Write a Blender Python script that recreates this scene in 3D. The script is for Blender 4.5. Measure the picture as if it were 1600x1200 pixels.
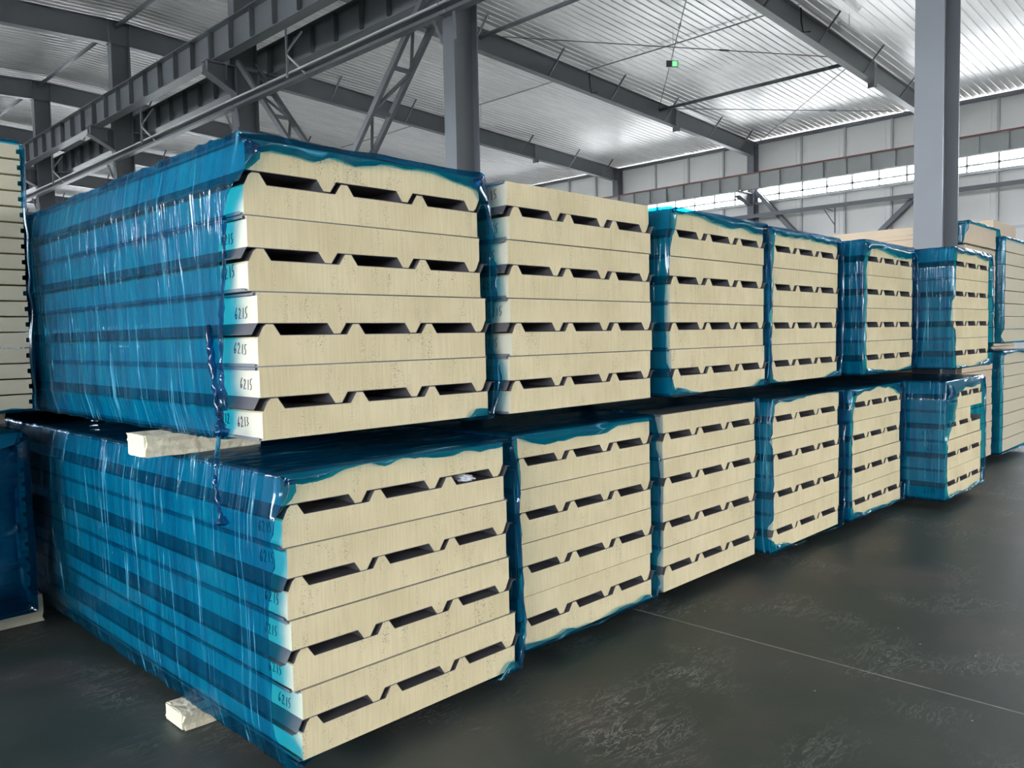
import bpy, bmesh, math, random
import numpy as np
from mathutils import Matrix, Vector

for o in list(bpy.data.objects):
    bpy.data.objects.remove(o, do_unlink=True)
scene = bpy.context.scene
col = scene.collection

# ------------------------------------------------------------------ camera
YAW, PITCH, ROLL = map(math.radians, (44.44783, -3.33152, -1.09892))
CAM = Vector((-0.193613, -2.347729, 1.460189))
fw = Vector((math.cos(YAW)*math.cos(PITCH), math.sin(YAW)*math.cos(PITCH), math.sin(PITCH)))
rt = Vector((math.sin(YAW), -math.cos(YAW), 0))
up = rt.cross(fw)
c_, s_ = math.cos(ROLL), math.sin(ROLL)
r2 = rt*c_ + up*s_
u2 = up*c_ - rt*s_
cam_d = bpy.data.cameras.new('camera')
cam_d.sensor_fit = 'HORIZONTAL'; cam_d.sensor_width = 36.0
cam_d.lens = 1263.394/1600*36.0
cam_d.clip_start = 0.05; cam_d.clip_end = 500
cam = bpy.data.objects.new('camera', cam_d); col.objects.link(cam)
m = Matrix.Identity(4)
for i in range(3):
    m[i][0] = r2[i]; m[i][1] = u2[i]; m[i][2] = -fw[i]; m[i][3] = CAM[i]
cam.matrix_world = m
scene.camera = cam

# ------------------------------------------------------------------ daylight and exposure
world = bpy.data.worlds.new('overcast_sky'); scene.world = world
world.use_nodes = True
wn = world.node_tree.nodes; wl = world.node_tree.links
wn.clear()
wo = wn.new('ShaderNodeOutputWorld'); wb = wn.new('ShaderNodeBackground')
wb.inputs['Color'].default_value = (0.96, 0.98, 1.0, 1)
wb.inputs['Strength'].default_value = 40.0
wl.new(wb.outputs[0], wo.inputs[0])
vs = scene.view_settings
vs.view_transform = 'Standard'; vs.look = 'None'; vs.gamma = 1.0
vs.use_curve_mapping = False
vs.exposure = 0.28
scene.cycles.max_bounces = 8
scene.cycles.glossy_bounces = 3

# portals: guide daylight sampling through the seen and the added openings (no light of their own)
def portal(name, loc, rot, sx, sy):
    ld = bpy.data.lights.new(name, 'AREA'); ld.shape = 'RECTANGLE'; ld.size = sx; ld.size_y = sy
    ld.cycles.is_portal = True
    o = bpy.data.objects.new(name, ld); col.objects.link(o); o.location = loc; o.rotation_euler = rot
PX = math.pi/2
portal('daylight_right_windows', (30.2, 23, 7.11), (0, PX, 0), .95, 74)
portal('daylight_added_left_windows', (-13.85, 23, 3.9), (0, -PX, 0), 1.8, 74)
portal('daylight_added_far_windows', (8.2, 60.5, 3.0), (-PX, 0, 0), 43, 4.0)
portal('daylight_added_low_windows', (30.3, 33, 2.8), (0, PX, 0), 1.6, 55)
portal('daylight_added_front_door', (6.75, -14.2, 1.8), (PX, 0, 0), 2.5, 3.6)

random.seed(7)
rng = np.random.default_rng(11)

# ------------------------------------------------------------------ helpers: materials
def new_mat(name):
    mt = bpy.data.materials.new(name); mt.use_nodes = True
    nt = mt.node_tree; nt.nodes.clear()
    out = nt.nodes.new('ShaderNodeOutputMaterial')
    return mt, nt, out

def principled(name, color, rough=.5, metal=0., spec=.5, noise=None, bump=None, coat=0):
    """noise=(scale, amount) colour variation, bump=(scale, strength, distance)"""
    mt, nt, out = new_mat(name)
    b = nt.nodes.new('ShaderNodeBsdfPrincipled')
    b.inputs['Base Color'].default_value = (*color, 1)
    b.inputs['Roughness'].default_value = rough
    b.inputs['Metallic'].default_value = metal
    b.inputs['Specular IOR Level'].default_value = spec
    nt.links.new(b.outputs[0], out.inputs[0])
    tc = nt.nodes.new('ShaderNodeTexCoord')
    if noise:
        n = nt.nodes.new('ShaderNodeTexNoise'); n.inputs['Scale'].default_value = noise[0]
        n.inputs['Detail'].default_value = 6
        nt.links.new(tc.outputs['Object'], n.inputs['Vector'])
        mx = nt.nodes.new('ShaderNodeMix'); mx.data_type = 'RGBA'
        a = noise[1]
        mx.inputs[6].default_value = (*[c*(1-a) for c in color], 1)
        mx.inputs[7].default_value = (*[min(1, c*(1+a)) for c in color], 1)
        nt.links.new(n.outputs[0], mx.inputs[0]); nt.links.new(mx.outputs[2], b.inputs['Base Color'])
    if bump:
        n = nt.nodes.new('ShaderNodeTexNoise'); n.inputs['Scale'].default_value = bump[0]
        n.inputs['Detail'].default_value = 4
        nt.links.new(tc.outputs['Object'], n.inputs['Vector'])
        bp = nt.nodes.new('ShaderNodeBump'); bp.inputs['Strength'].default_value = bump[1]
        bp.inputs['Distance'].default_value = bump[2]
        nt.links.new(n.outputs[0], bp.inputs['Height']); nt.links.new(bp.outputs[0], b.inputs['Normal'])
    return mt

def mapping(nt, scale, rot=(0, 0, 0), loc=(0, 0, 0), coord='Object'):
    tc = nt.nodes.new('ShaderNodeTexCoord'); mp = nt.nodes.new('ShaderNodeMapping')
    mp.inputs['Scale'].default_value = scale; mp.inputs['Rotation'].default_value = rot
    mp.inputs['Location'].default_value = loc
    nt.links.new(tc.outputs[coord], mp.inputs['Vector'])
    return mp.outputs[0]

def ramp(nt, src, stops):
    r = nt.nodes.new('ShaderNodeValToRGB')
    e = r.color_ramp.elements
    while len(e) < len(stops): e.new(.5)
    for el, (p, c) in zip(e, stops):
        el.position = p; el.color = (*c, 1) if len(c) == 3 else c
    nt.links.new(src, r.inputs[0])
    return r.outputs[0]

def mat_foam():
    mt, nt, out = new_mat('cut_foam')
    L = nt.links
    b = nt.nodes.new('ShaderNodeBsdfPrincipled'); b.inputs['Roughness'].default_value = .85
    b.inputs['Specular IOR Level'].default_value = .15
    oi = nt.nodes.new('ShaderNodeObjectInfo')
    tc = nt.nodes.new('ShaderNodeTexCoord')
    add = nt.nodes.new('ShaderNodeVectorMath'); add.operation = 'ADD'
    L.new(tc.outputs['Object'], add.inputs[0])
    sc = nt.nodes.new('ShaderNodeVectorMath'); sc.operation = 'SCALE'
    comb = nt.nodes.new('ShaderNodeCombineXYZ')
    for i in range(3): L.new(oi.outputs['Random'], comb.inputs[i])
    L.new(comb.outputs[0], sc.inputs[0]); sc.inputs['Scale'].default_value = 37.
    L.new(sc.outputs[0], add.inputs[1])
    v = add.outputs[0]
    big = nt.nodes.new('ShaderNodeTexNoise'); big.inputs['Scale'].default_value = 4.; big.inputs['Detail'].default_value = 5
    L.new(v, big.inputs['Vector'])
    base = ramp(nt, big.outputs[0], [(.3, (.575, .495, .31)), (.7, (.665, .58, .38))])
    # saw marks
    mp = nt.nodes.new('ShaderNodeMapping'); mp.inputs['Scale'].default_value = (150, 1, 7)
    L.new(v, mp.inputs['Vector'])
    saw = nt.nodes.new('ShaderNodeTexNoise'); saw.inputs['Scale'].default_value = 1.; saw.inputs['Detail'].default_value = 2
    L.new(mp.outputs[0], saw.inputs['Vector'])
    sawc = ramp(nt, saw.outputs[0], [(.35, (.93, .93, .93)), (.6, (1.02, 1.02, 1.02))])
    m1 = nt.nodes.new('ShaderNodeMix'); m1.data_type = 'RGBA'; m1.blend_type = 'MULTIPLY'; m1.inputs[0].default_value = 1
    L.new(base, m1.inputs[6]); L.new(sawc, m1.inputs[7])
    # dark specks where the foam broke out, in columns over the ribs
    sp = nt.nodes.new('ShaderNodeTexNoise'); sp.inputs['Scale'].default_value = 230.; sp.inputs['Detail'].default_value = 1
    L.new(v, sp.inputs['Vector'])
    mp2 = nt.nodes.new('ShaderNodeMapping'); mp2.inputs['Scale'].default_value = (24, 1, 6)
    L.new(v, mp2.inputs['Vector'])
    pt = nt.nodes.new('ShaderNodeTexNoise'); pt.inputs['Scale'].default_value = 1.; pt.inputs['Detail'].default_value = 2
    L.new(mp2.outputs[0], pt.inputs['Vector'])
    a1 = ramp(nt, sp.outputs[0], [(.60, (0, 0, 0)), (.66, (1, 1, 1))])
    a2 = ramp(nt, pt.outputs[0], [(.52, (0, 0, 0)), (.68, (1, 1, 1))])
    mu = nt.nodes.new('ShaderNodeMath'); mu.operation = 'MULTIPLY'
    L.new(a1, mu.inputs[0]); L.new(a2, mu.inputs[1])
    mu2 = nt.nodes.new('ShaderNodeMath'); mu2.operation = 'MULTIPLY'; mu2.inputs[1].default_value = .8
    L.new(mu.outputs[0], mu2.inputs[0])
    m2 = nt.nodes.new('ShaderNodeMix'); m2.data_type = 'RGBA'
    L.new(mu2.outputs[0], m2.inputs[0]); L.new(m1.outputs[2], m2.inputs[6]); m2.inputs[7].default_value = (.13, .115, .09, 1)
    L.new(m2.outputs[2], b.inputs['Base Color'])
    bp = nt.nodes.new('ShaderNodeBump'); bp.inputs['Strength'].default_value = .25; bp.inputs['Distance'].default_value = .002
    L.new(saw.outputs[0], bp.inputs['Height']); L.new(bp.outputs[0], b.inputs['Normal'])
    L.new(b.outputs[0], out.inputs[0])
    return mt

def mat_film():
    mt, nt, out = new_mat('blue_stretch_film')
    L = nt.links
    # long stretch folds, running round the bundle with a slight slant
    f1 = nt.nodes.new('ShaderNodeTexNoise'); f1.inputs['Scale'].default_value = 1; f1.inputs['Detail'].default_value = 3
    L.new(mapping(nt, (2.5, 24, 2.0), (math.radians(7), 0, 0)), f1.inputs['Vector'])
    f2 = nt.nodes.new('ShaderNodeTexNoise'); f2.inputs['Scale'].default_value = 1; f2.inputs['Detail'].default_value = 2
    L.new(mapping(nt, (4, 70, 3.0), (math.radians(-5), 0, 0)), f2.inputs['Vector'])
    f3 = nt.nodes.new('ShaderNodeTexNoise'); f3.inputs['Scale'].default_value = 14; f3.inputs['Detail'].default_value = 5
    L.new(mapping(nt, (1, 1, 1)), f3.inputs['Vector'])
    tint = ramp(nt, f1.outputs[0], [(.30, (.003, .30, .52)), (.52, (.009, .41, .63)), (.75, (.05, .55, .69))])
    tr = nt.nodes.new('ShaderNodeBsdfTransparent'); L.new(tint, tr.inputs['Color'])
    df = nt.nodes.new('ShaderNodeBsdfDiffuse'); df.inputs['Color'].default_value = (.002, .20, .36, 1)
    tl = nt.nodes.new('ShaderNodeBsdfTranslucent'); tl.inputs['Color'].default_value = (.002, .24, .42, 1)
    a = nt.nodes.new('ShaderNodeMixShader'); a.inputs[0].default_value = .4
    L.new(df.outputs[0], a.inputs[1]); L.new(tl.outputs[0], a.inputs[2])
    hz = ramp(nt, f1.outputs[0], [(.40, (.08, .08, .08)), (.72, (.26, .26, .26))])
    bmix = nt.nodes.new('ShaderNodeMixShader'); L.new(hz, bmix.inputs[0])
    L.new(tr.outputs[0], bmix.inputs[1]); L.new(a.outputs[0], bmix.inputs[2])
    # thin pleats where the film gathers: pale lines with relief
    pl1 = nt.nodes.new('ShaderNodeTexNoise'); pl1.inputs['Scale'].default_value = 1; pl1.inputs['Detail'].default_value = 1.5
    L.new(mapping(nt, (1.2, 19, .55), (math.radians(6), 0, 0), (3, 1, 2)), pl1.inputs['Vector'])
    pm1 = ramp(nt, pl1.outputs[0], [(.483, (0, 0, 0)), (.50, (1, 1, 1)), (.517, (0, 0, 0))])
    brk = nt.nodes.new('ShaderNodeTexNoise'); brk.inputs['Scale'].default_value = 1; brk.inputs['Detail'].default_value = 3
    L.new(mapping(nt, (5, 9, 5), (0, 0, 0), (7, 2, 5)), brk.inputs['Vector'])
    bm_ = ramp(nt, brk.outputs[0], [(.44, (0, 0, 0)), (.62, (1, 1, 1))])
    pmul = nt.nodes.new('ShaderNodeMath'); pmul.operation = 'MULTIPLY'
    L.new(pm1, pmul.inputs[0]); L.new(bm_, pmul.inputs[1])
    pw = nt.nodes.new('ShaderNodeBsdfDiffuse'); pw.inputs['Color'].default_value = (.12, .48, .68, 1)
    pf = nt.nodes.new('ShaderNodeMath'); pf.operation = 'MULTIPLY'; pf.inputs[1].default_value = .55
    L.new(pmul.outputs[0], pf.inputs[0])
    bmix0 = bmix; bmix = nt.nodes.new('ShaderNodeMixShader'); L.new(pf.outputs[0], bmix.inputs[0])
    L.new(bmix0.outputs[0], bmix.inputs[1]); L.new(pw.outputs[0], bmix.inputs[2])
    # gloss with fold relief
    addm = nt.nodes.new('ShaderNodeMath'); addm.operation = 'MULTIPLY_ADD'
    addm.inputs[1].default_value = .55
    L.new(f2.outputs[0], addm.inputs[0]); L.new(f1.outputs[0], addm.inputs[2])
    addn = nt.nodes.new('ShaderNodeMath'); addn.operation = 'MULTIPLY_ADD'; addn.inputs[1].default_value = .10
    L.new(f3.outputs[0], addn.inputs[0]); L.new(addm.outputs[0], addn.inputs[2])
    addp = nt.nodes.new('ShaderNodeMath'); addp.operation = 'MULTIPLY_ADD'; addp.inputs[1].default_value = .5
    L.new(pmul.outputs[0], addp.inputs[0]); L.new(addn.outputs[0], addp.inputs[2])
    bp = nt.nodes.new('ShaderNodeBump'); bp.inputs['Strength'].default_value = .8; bp.inputs['Distance'].default_value = .010
    L.new(addp.outputs[0], bp.inputs['Height'])
    gl = nt.nodes.new('ShaderNodeBsdfGlossy'); gl.inputs['Roughness'].default_value = .12
    gl.inputs['Color'].default_value = (.85, .92, 1, 1)
    L.new(bp.outputs[0], gl.inputs['Normal'])
    # Schlick reflectance, the same from both sides of the film
    geo = nt.nodes.new('ShaderNodeNewGeometry')
    dt = nt.nodes.new('ShaderNodeVectorMath'); dt.operation = 'DOT_PRODUCT'
    L.new(geo.outputs['Incoming'], dt.inputs[0]); L.new(bp.outputs[0], dt.inputs[1])
    def mth(op, a, b=None):
        q = nt.nodes.new('ShaderNodeMath'); q.operation = op
        for k_, v_ in enumerate((a, b)):
            if v_ is None: continue
            if isinstance(v_, (int, float)): q.inputs[k_].default_value = v_
            else: L.new(v_, q.inputs[k_])
        return q.outputs[0]
    om = mth('SUBTRACT', 1.0, mth('MINIMUM', mth('ABSOLUTE', dt.outputs['Value']), 1.0))
    fac = mth('ADD', mth('MULTIPLY', mth('POWER', om, 5.0), .42), .035)
    fin = nt.nodes.new('ShaderNodeMixShader'); L.new(fac, fin.inputs[0])
    L.new(bmix.outputs[0], fin.inputs[1]); L.new(gl.outputs[0], fin.inputs[2])
    L.new(fin.outputs[0], out.inputs[0])
    return mt

def mat_floor():
    mt, nt, out = new_mat('dark_green_floor_paint')
    L = nt.links
    b = nt.nodes.new('ShaderNodeBsdfPrincipled')
    n1 = nt.nodes.new('ShaderNodeTexNoise'); n1.inputs['Scale'].default_value = .9; n1.inputs['Detail'].default_value = 8
    n1.inputs['Roughness'].default_value = .62
    L.new(mapping(nt, (1, 1, 1)), n1.inputs['Vector'])
    base = ramp(nt, n1.outputs[0], [(.32, (.022, .036, .031)), (.52, (.038, .050, .044)), (.70, (.068, .070, .064))])
    # brown rubbed patches
    n4 = nt.nodes.new('ShaderNodeTexNoise'); n4.inputs['Scale'].default_value = 1.6; n4.inputs['Detail'].default_value = 5
    L.new(mapping(nt, (1, 1, 1), loc=(5, 3, 0)), n4.inputs['Vector'])
    br = ramp(nt, n4.outputs[0], [(.50, (0, 0, 0)), (.68, (.75, .75, .75))])
    m0 = nt.nodes.new('ShaderNodeMix'); m0.data_type = 'RGBA'
    L.new(br, m0.inputs[0]); L.new(base, m0.inputs[6]); m0.inputs[7].default_value = (.070, .062, .058, 1)
    # pale scuff scratches gathered in patches
    w = nt.nodes.new('ShaderNodeTexNoise'); w.inputs['Scale'].default_value = 1; w.inputs['Detail'].default_value = 7
    w.inputs['Roughness'].default_value = .7; w.inputs['Distortion'].default_value = 1.4
    L.new(mapping(nt, (5, 17, 1), (0, 0, math.radians(-47))), w.inputs['Vector'])
    wr = ramp(nt, w.outputs[0], [(.485, (0, 0, 0)), (.50, (1, 1, 1)), (.515, (0, 0, 0))])
    n2 = nt.nodes.new('ShaderNodeTexNoise'); n2.inputs['Scale'].default_value = 1.9; n2.inputs['Detail'].default_value = 6
    L.new(mapping(nt, (1, 1, 1), loc=(1.3, 7.1, 0)), n2.inputs['Vector'])
    pr = ramp(nt, n2.outputs[0], [(.50, (0, 0, 0)), (.72, (1, 1, 1))])
    mu = nt.nodes.new('ShaderNodeMath'); mu.operation = 'MULTIPLY'
    L.new(wr, mu.inputs[0]); L.new(pr, mu.inputs[1])
    mu2 = nt.nodes.new('ShaderNodeMath'); mu2.operation = 'MULTIPLY'; mu2.inputs[1].default_value = .95
    L.new(mu.outputs[0], mu2.inputs[0])
    m1 = nt.nodes.new('ShaderNodeMix'); m1.data_type = 'RGBA'
    L.new(mu2.outputs[0], m1.inputs[0]); L.new(m0.outputs[2], m1.inputs[6]); m1.inputs[7].default_value = (.42, .43, .41, 1)
    # crumbs
    vo = nt.nodes.new('ShaderNodeTexVoronoi'); vo.inputs['Scale'].default_value = 6
    L.new(mapping(nt, (1, 1, 1)), vo.inputs['Vector'])
    vr = ramp(nt, vo.outputs['Distance'], [(.022, (1, 1, 1)), (.032, (0, 0, 0))])
    m2 = nt.nodes.new('ShaderNodeMix'); m2.data_type = 'RGBA'
    L.new(vr, m2.inputs[0]); L.new(m1.outputs[2], m2.inputs[6]); m2.inputs[7].default_value = (.5, .5, .48, 1)
    L.new(m2.outputs[2], b.inputs['Base Color'])
    rr = nt.nodes.new('ShaderNodeMapRange'); rr.inputs[3].default_value = .36; rr.inputs[4].default_value = .62
    L.new(n1.outputs[0], rr.inputs[0]); L.new(rr.outputs[0], b.inputs['Roughness'])
    b.inputs['Specular IOR Level'].default_value = .38
    bp = nt.nodes.new('ShaderNodeBump'); bp.inputs['Strength'].default_value = .15; bp.inputs['Distance'].default_value = .01
    L.new(w.outputs[0], bp.inputs['Height']); L.new(bp.outputs[0], b.inputs['Normal'])
    L.new(b.outputs[0], out.inputs[0])
    return mt

def mat_roof():
    mt, nt, out = new_mat('silver_roof_liner')
    L = nt.links
    b = nt.nodes.new('ShaderNodeBsdfPrincipled')
    n = nt.nodes.new('ShaderNodeTexNoise'); n.inputs['Scale'].default_value = 1; n.inputs['Detail'].default_value = 4
    tc = nt.nodes.new('ShaderNodeTexCoord'); oi = nt.nodes.new('ShaderNodeObjectInfo')
    add = nt.nodes.new('ShaderNodeVectorMath'); add.operation = 'ADD'
    comb = nt.nodes.new('ShaderNodeCombineXYZ')
    ml = nt.nodes.new('ShaderNodeMath'); ml.operation = 'MULTIPLY'; ml.inputs[1].default_value = 53
    L.new(oi.outputs['Random'], ml.inputs[0]); L.new(ml.outputs[0], comb.inputs[1])
    L.new(tc.outputs['Object'], add.inputs[0]); L.new(comb.outputs[0], add.inputs[1])
    mp = nt.nodes.new('ShaderNodeMapping'); mp.inputs['Scale'].default_value = (.9, 6, 1)
    L.new(add.outputs[0], mp.inputs['Vector']); L.new(mp.outputs[0], n.inputs['Vector'])
    L.new(ramp(nt, n.outputs[0], [(.3, (.80, .80, .79)), (.7, (.93, .93, .92))]), b.inputs['Base Color'])
    b.inputs['Metallic'].default_value = .75
    b.inputs['Roughness'].default_value = .42
    bp = nt.nodes.new('ShaderNodeBump'); bp.inputs['Strength'].default_value = .25; bp.inputs['Distance'].default_value = .02
    L.new(n.outputs[0], bp.inputs['Height']); L.new(bp.outputs[0], b.inputs['Normal'])
    L.new(b.outputs[0], out.inputs[0])
    return mt

def mat_emit(name, color, strength):
    mt, nt, out = new_mat(name)
    e = nt.nodes.new('ShaderNodeEmission'); e.inputs[0].default_value = (*color, 1); e.inputs[1].default_value = strength
    nt.links.new(e.outputs[0], out.inputs[0]); return mt

def mat_glass():
    mt, nt, out = new_mat('window_glass')
    t = nt.nodes.new('ShaderNodeBsdfTransparent'); t.inputs[0].default_value = (.97, .98, 1, 1)
    g = nt.nodes.new('ShaderNodeBsdfGlossy'); g.inputs['Roughness'].default_value = .05
    fr = nt.nodes.new('ShaderNodeFresnel'); fr.inputs[0].default_value = 1.45
    ms = nt.nodes.new('ShaderNodeMixShader')
    nt.links.new(fr.outputs[0], ms.inputs[0]); nt.links.new(t.outputs[0], ms.inputs[1]); nt.links.new(g.outputs[0], ms.inputs[2])
    nt.links.new(ms.outputs[0], out.inputs[0]); return mt

M = dict(
    foam=mat_foam(), film=mat_film(), floor=mat_floor(), roof=mat_roof(), glass=mat_glass(),
    side=principled('cream_edge_tape', (.62, .605, .48), .45, noise=(9, .06), bump=(40, .1, .003)),
    sheet=principled('dark_grey_profiled_sheet', (.115, .11, .118), .42, spec=.5, noise=(6, .12)),
    flat=principled('pale_grey_flat_sheet', (.20, .21, .235), .35, metal=.2, noise=(3, .08)),
    ink=principled('black_marker_ink', (.03, .03, .04), .6),
    steel=principled('grey_painted_steel', (.135, .150, .165), .45, noise=(2.2, .12), bump=(60, .06, .003)),
    steel_light=principled('pale_grey_galvanised_steel', (.42, .44, .44), .4, metal=.2, noise=(3, .08)),
    wallp=principled('off_white_wall_panel', (.66, .66, .645), .55, noise=(1.2, .03)),
    red=principled('red_conductor_rail', (.30, .055, .05), .5),
    block=principled('rough_foam_block', (.66, .60, .44), .85, noise=(14, .10), bump=(26, .7, .02)),
    wallfoam=principled('cream_wall_panel_edge', (.52, .475, .35), .7, noise=(5, .05), bump=(90, .08, .002)),
    tan=principled('tan_board_edge', (.56, .45, .32), .75, noise=(6, .06), bump=(80, .1, .002)),
    cream_sheet=principled('cream_face_sheet', (.72, .62, .42), .45, noise=(2, .04)),
    joint=principled('pale_joint_sealant', (.20, .205, .19), .6, noise=(14, .8)),
    black=principled('black_rubber', (.02, .02, .022), .6),
    white=principled('white_enamel', (.80, .80, .78), .4),
    scrap=principled('crumpled_clear_plastic', (.62, .63, .68), .15, spec=.8, bump=(45, .8, .01)),
    sign=principled('exit_sign_housing', (.12, .13, .12), .4),
    green=mat_emit('lit_green_sign', (.10, .85, .25), 1.0),
    signwhite=mat_emit('lit_white_sign_mark', (.75, 1, .8), 1.0),
    yard=principled('outside_concrete_yard', (.30, .30, .29), .9, noise=(.3, .1)),
)

# ------------------------------------------------------------------ helpers: geometry
class MB:
    def __init__(s): s.v = []; s.f = []; s.mi = []
    def add(s, verts, faces, mi=0):
        o = len(s.v); s.v += [tuple(map(float, v)) for v in verts]
        s.f += [tuple(o+i for i in f) for f in faces]; s.mi += [mi]*len(faces)
    def box(s, x0, x1, y0, y1, z0, z1, mi=0):
        s.add([(x0,y0,z0),(x1,y0,z0),(x1,y1,z0),(x0,y1,z0),(x0,y0,z1),(x1,y0,z1),(x1,y1,z1),(x0,y1,z1)],
              [(0,3,2,1),(4,5,6,7),(0,1,5,4),(1,2,6,5),(2,3,7,6),(3,0,4,7)], mi)
    def bar(s, a, b, w, h, upv=(0, 0, 1), mi=0):
        a = Vector(a); b = Vector(b); d = (b-a).normalized(); u = Vector(upv)
        r = d.cross(u)
        if r.length < 1e-4: r = d.cross(Vector((0, 1, 0)))
        r.normalize(); u = r.cross(d).normalized()
        r *= w/2; u *= h/2
        s.add([a-r-u, a+r-u, a+r+u, a-r+u, b-r-u, b+r-u, b+r+u, b-r+u],
              [(0,1,2,3),(7,6,5,4),(0,4,5,1),(1,5,6,2),(2,6,7,3),(3,7,4,0)], mi)
    def tube(s, pts, r, n=8, mi=0, cap=True):
        pts = [Vector(p) for p in pts]; rs = r if isinstance(r, (list, tuple)) else [r]*len(pts)
        rings = []
        for i, p in enumerate(pts):
            d = (pts[min(i+1, len(pts)-1)]-pts[max(i-1, 0)]).normalized()
            a = d.cross(Vector((.31, .2, 1))).normalized(); b = d.cross(a)
            rings.append([p+(a*math.cos(t)+b*math.sin(t))*rs[i] for t in [2*math.pi*k/n for k in range(n)]])
        vs_ = [v for r_ in rings for v in r_]; fs = []
        for i in range(len(pts)-1):
            for k in range(n):
                fs.append((i*n+k, i*n+(k+1) % n, (i+1)*n+(k+1) % n, (i+1)*n+k))
        if cap: fs += [tuple(reversed(range(n))), tuple((len(pts)-1)*n+k for k in range(n))]
        s.add(vs_, fs, mi)
    def prism_y(s, poly, y0, y1, mi=0, side=None):
        """extrude an (x,z) polygon along y; side(i) gives the material index of edge i"""
        n = len(poly)
        o = len(s.v)
        s.v += [(x, y0, z) for x, z in poly]+[(x, y1, z) for x, z in poly]
        s.f += [tuple(o+i for i in range(n)), tuple(o+n+i for i in reversed(range(n)))]; s.mi += [mi, mi]
        for i in range(n):
            j = (i+1) % n
            s.f.append((o+j, o+i, o+n+i, o+n+j)); s.mi.append(side(i) if side else mi)
    def mesh(s, name, *mats, smooth=False):
        me = bpy.data.meshes.new(name); me.from_pydata(s.v, [], s.f)
        for mt in mats: me.materials.append(M[mt])
        if len(mats) > 1: me.polygons.foreach_set('material_index', s.mi)
        bm = bmesh.new(); bm.from_mesh(me); bmesh.ops.recalc_face_normals(bm, faces=bm.faces); bm.to_mesh(me); bm.free()
        if smooth: me.polygons.foreach_set('use_smooth', [True]*len(me.polygons))
        me.update(); return me

def link(name, me, parent=None, loc=None, rot=None):
    o = bpy.data.objects.new(name, me); col.objects.link(o)
    if parent: o.parent = parent
    if loc is not None: o.location = loc
    if rot is not None: o.rotation_euler = rot
    return o

def tag(o, label=None, cat=None, group=None, kind=None):
    if label: o['label'] = label
    if cat: o['category'] = cat
    if group: o['group'] = group
    if kind: o['kind'] = kind
    return o

def thing(name, label, cat, loc=(0, 0, 0), rot=None, group=None):
    o = link(name, None, None, loc, rot); o.empty_display_size = .1
    return tag(o, label, cat, group)

ORD = ['first', 'second', 'third', 'fourth', 'fifth', 'sixth', 'seventh', 'eighth', 'ninth', 'tenth', 'eleventh',
       'twelfth', 'thirteenth', 'fourteenth', 'fifteenth', 'sixteenth', 'seventeenth', 'eighteenth']
def from_top(i, n):
    return 'topmost' if i == 0 else 'lowest' if i == n-1 else ORD[i]+' from top'

# ================================================================== THE BUILDING
BAY = 6.64
def FY(i): return .191 + BAY*(i-1)          # frame lines along the hall
XR, ZR, SL = 8.197, 9.893, .0435            # ridge line, rafter top at ridge, slope
XW = 30.10                                  # right wall
XL = 2*XR-XW
YB = FY(10)+.3                              # far gable
YF = -14.0
LW0, LW1, DF = 3.0, 4.8, 3.6               # unseen left window strip, front doorway height; both sized for the light
FW0, FW1 = 1.0, 5.0                         # far gable window strip, added behind the stacks to light the roof
def ztop(x): return ZR - SL*abs(x-XR)

# floor
mb = MB(); mb.box(XL, XW+.3, YF, YB+.3, -.2, 0)
fl = tag(link('floor', mb.mesh('floor', 'floor')), kind='structure')
mb = MB(); mb.box(3.266, 3.274, YF, YB, 0, .0006)
link('joint', mb.mesh('joint', 'joint'), fl)
mb = MB(); mb.box(-3.004, -2.996, YF, YB, 0, .0006)
link('joint', mb.mesh('joint', 'joint'), fl)
mb = MB(); mb.box(-120, 160, -120, 160, -.5, -.21)
tag(link('ground', mb.mesh('yard', 'yard')), kind='structure')

# roof: ribbed liner sheets
ce = tag(link('ceiling', None), kind='structure')
RP = .217
def sheet_mesh(sign):
    prof = []
    for k in range(4):
        y = k*RP
        prof += [(y, 0), (y+RP-.040, 0), (y+RP-.030, -.022), (y+RP-.010, -.022)]
    prof.append((4*RP, 0))
    Lx = (XW+.35-XR)
    mb = MB(); n = len(prof)
    x0, x1 = (0, Lx) if sign > 0 else (-Lx, 0)
    vs_ = []
    for th in (0, .03):
        for x in (x0, x1):
            vs_ += [(x, y, z-SL*abs(x)+th*(1 if th == 0 else 1)) if th == 0 else (x, y, .03-SL*abs(x)) for y, z in prof]
    fs = []
    for i in range(n-1):
        fs += [(i, i+1, n+i+1, n+i), (2*n+i, 3*n+i, 3*n+i+1, 2*n+i+1)]
    mb.add(vs_, fs)
    return mb.mesh('roof_sheet', 'roof')
sm = {1: sheet_mesh(1), -1: sheet_mesh(-1)}
ZS = .13
ns = int((YB-YF)/(4*RP))+1
for k in range(ns):
    for sg in (1, -1):
        link('roof_sheet', sm[sg], ce, (XR, YF+k*4*RP, ZR+ZS))

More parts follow.
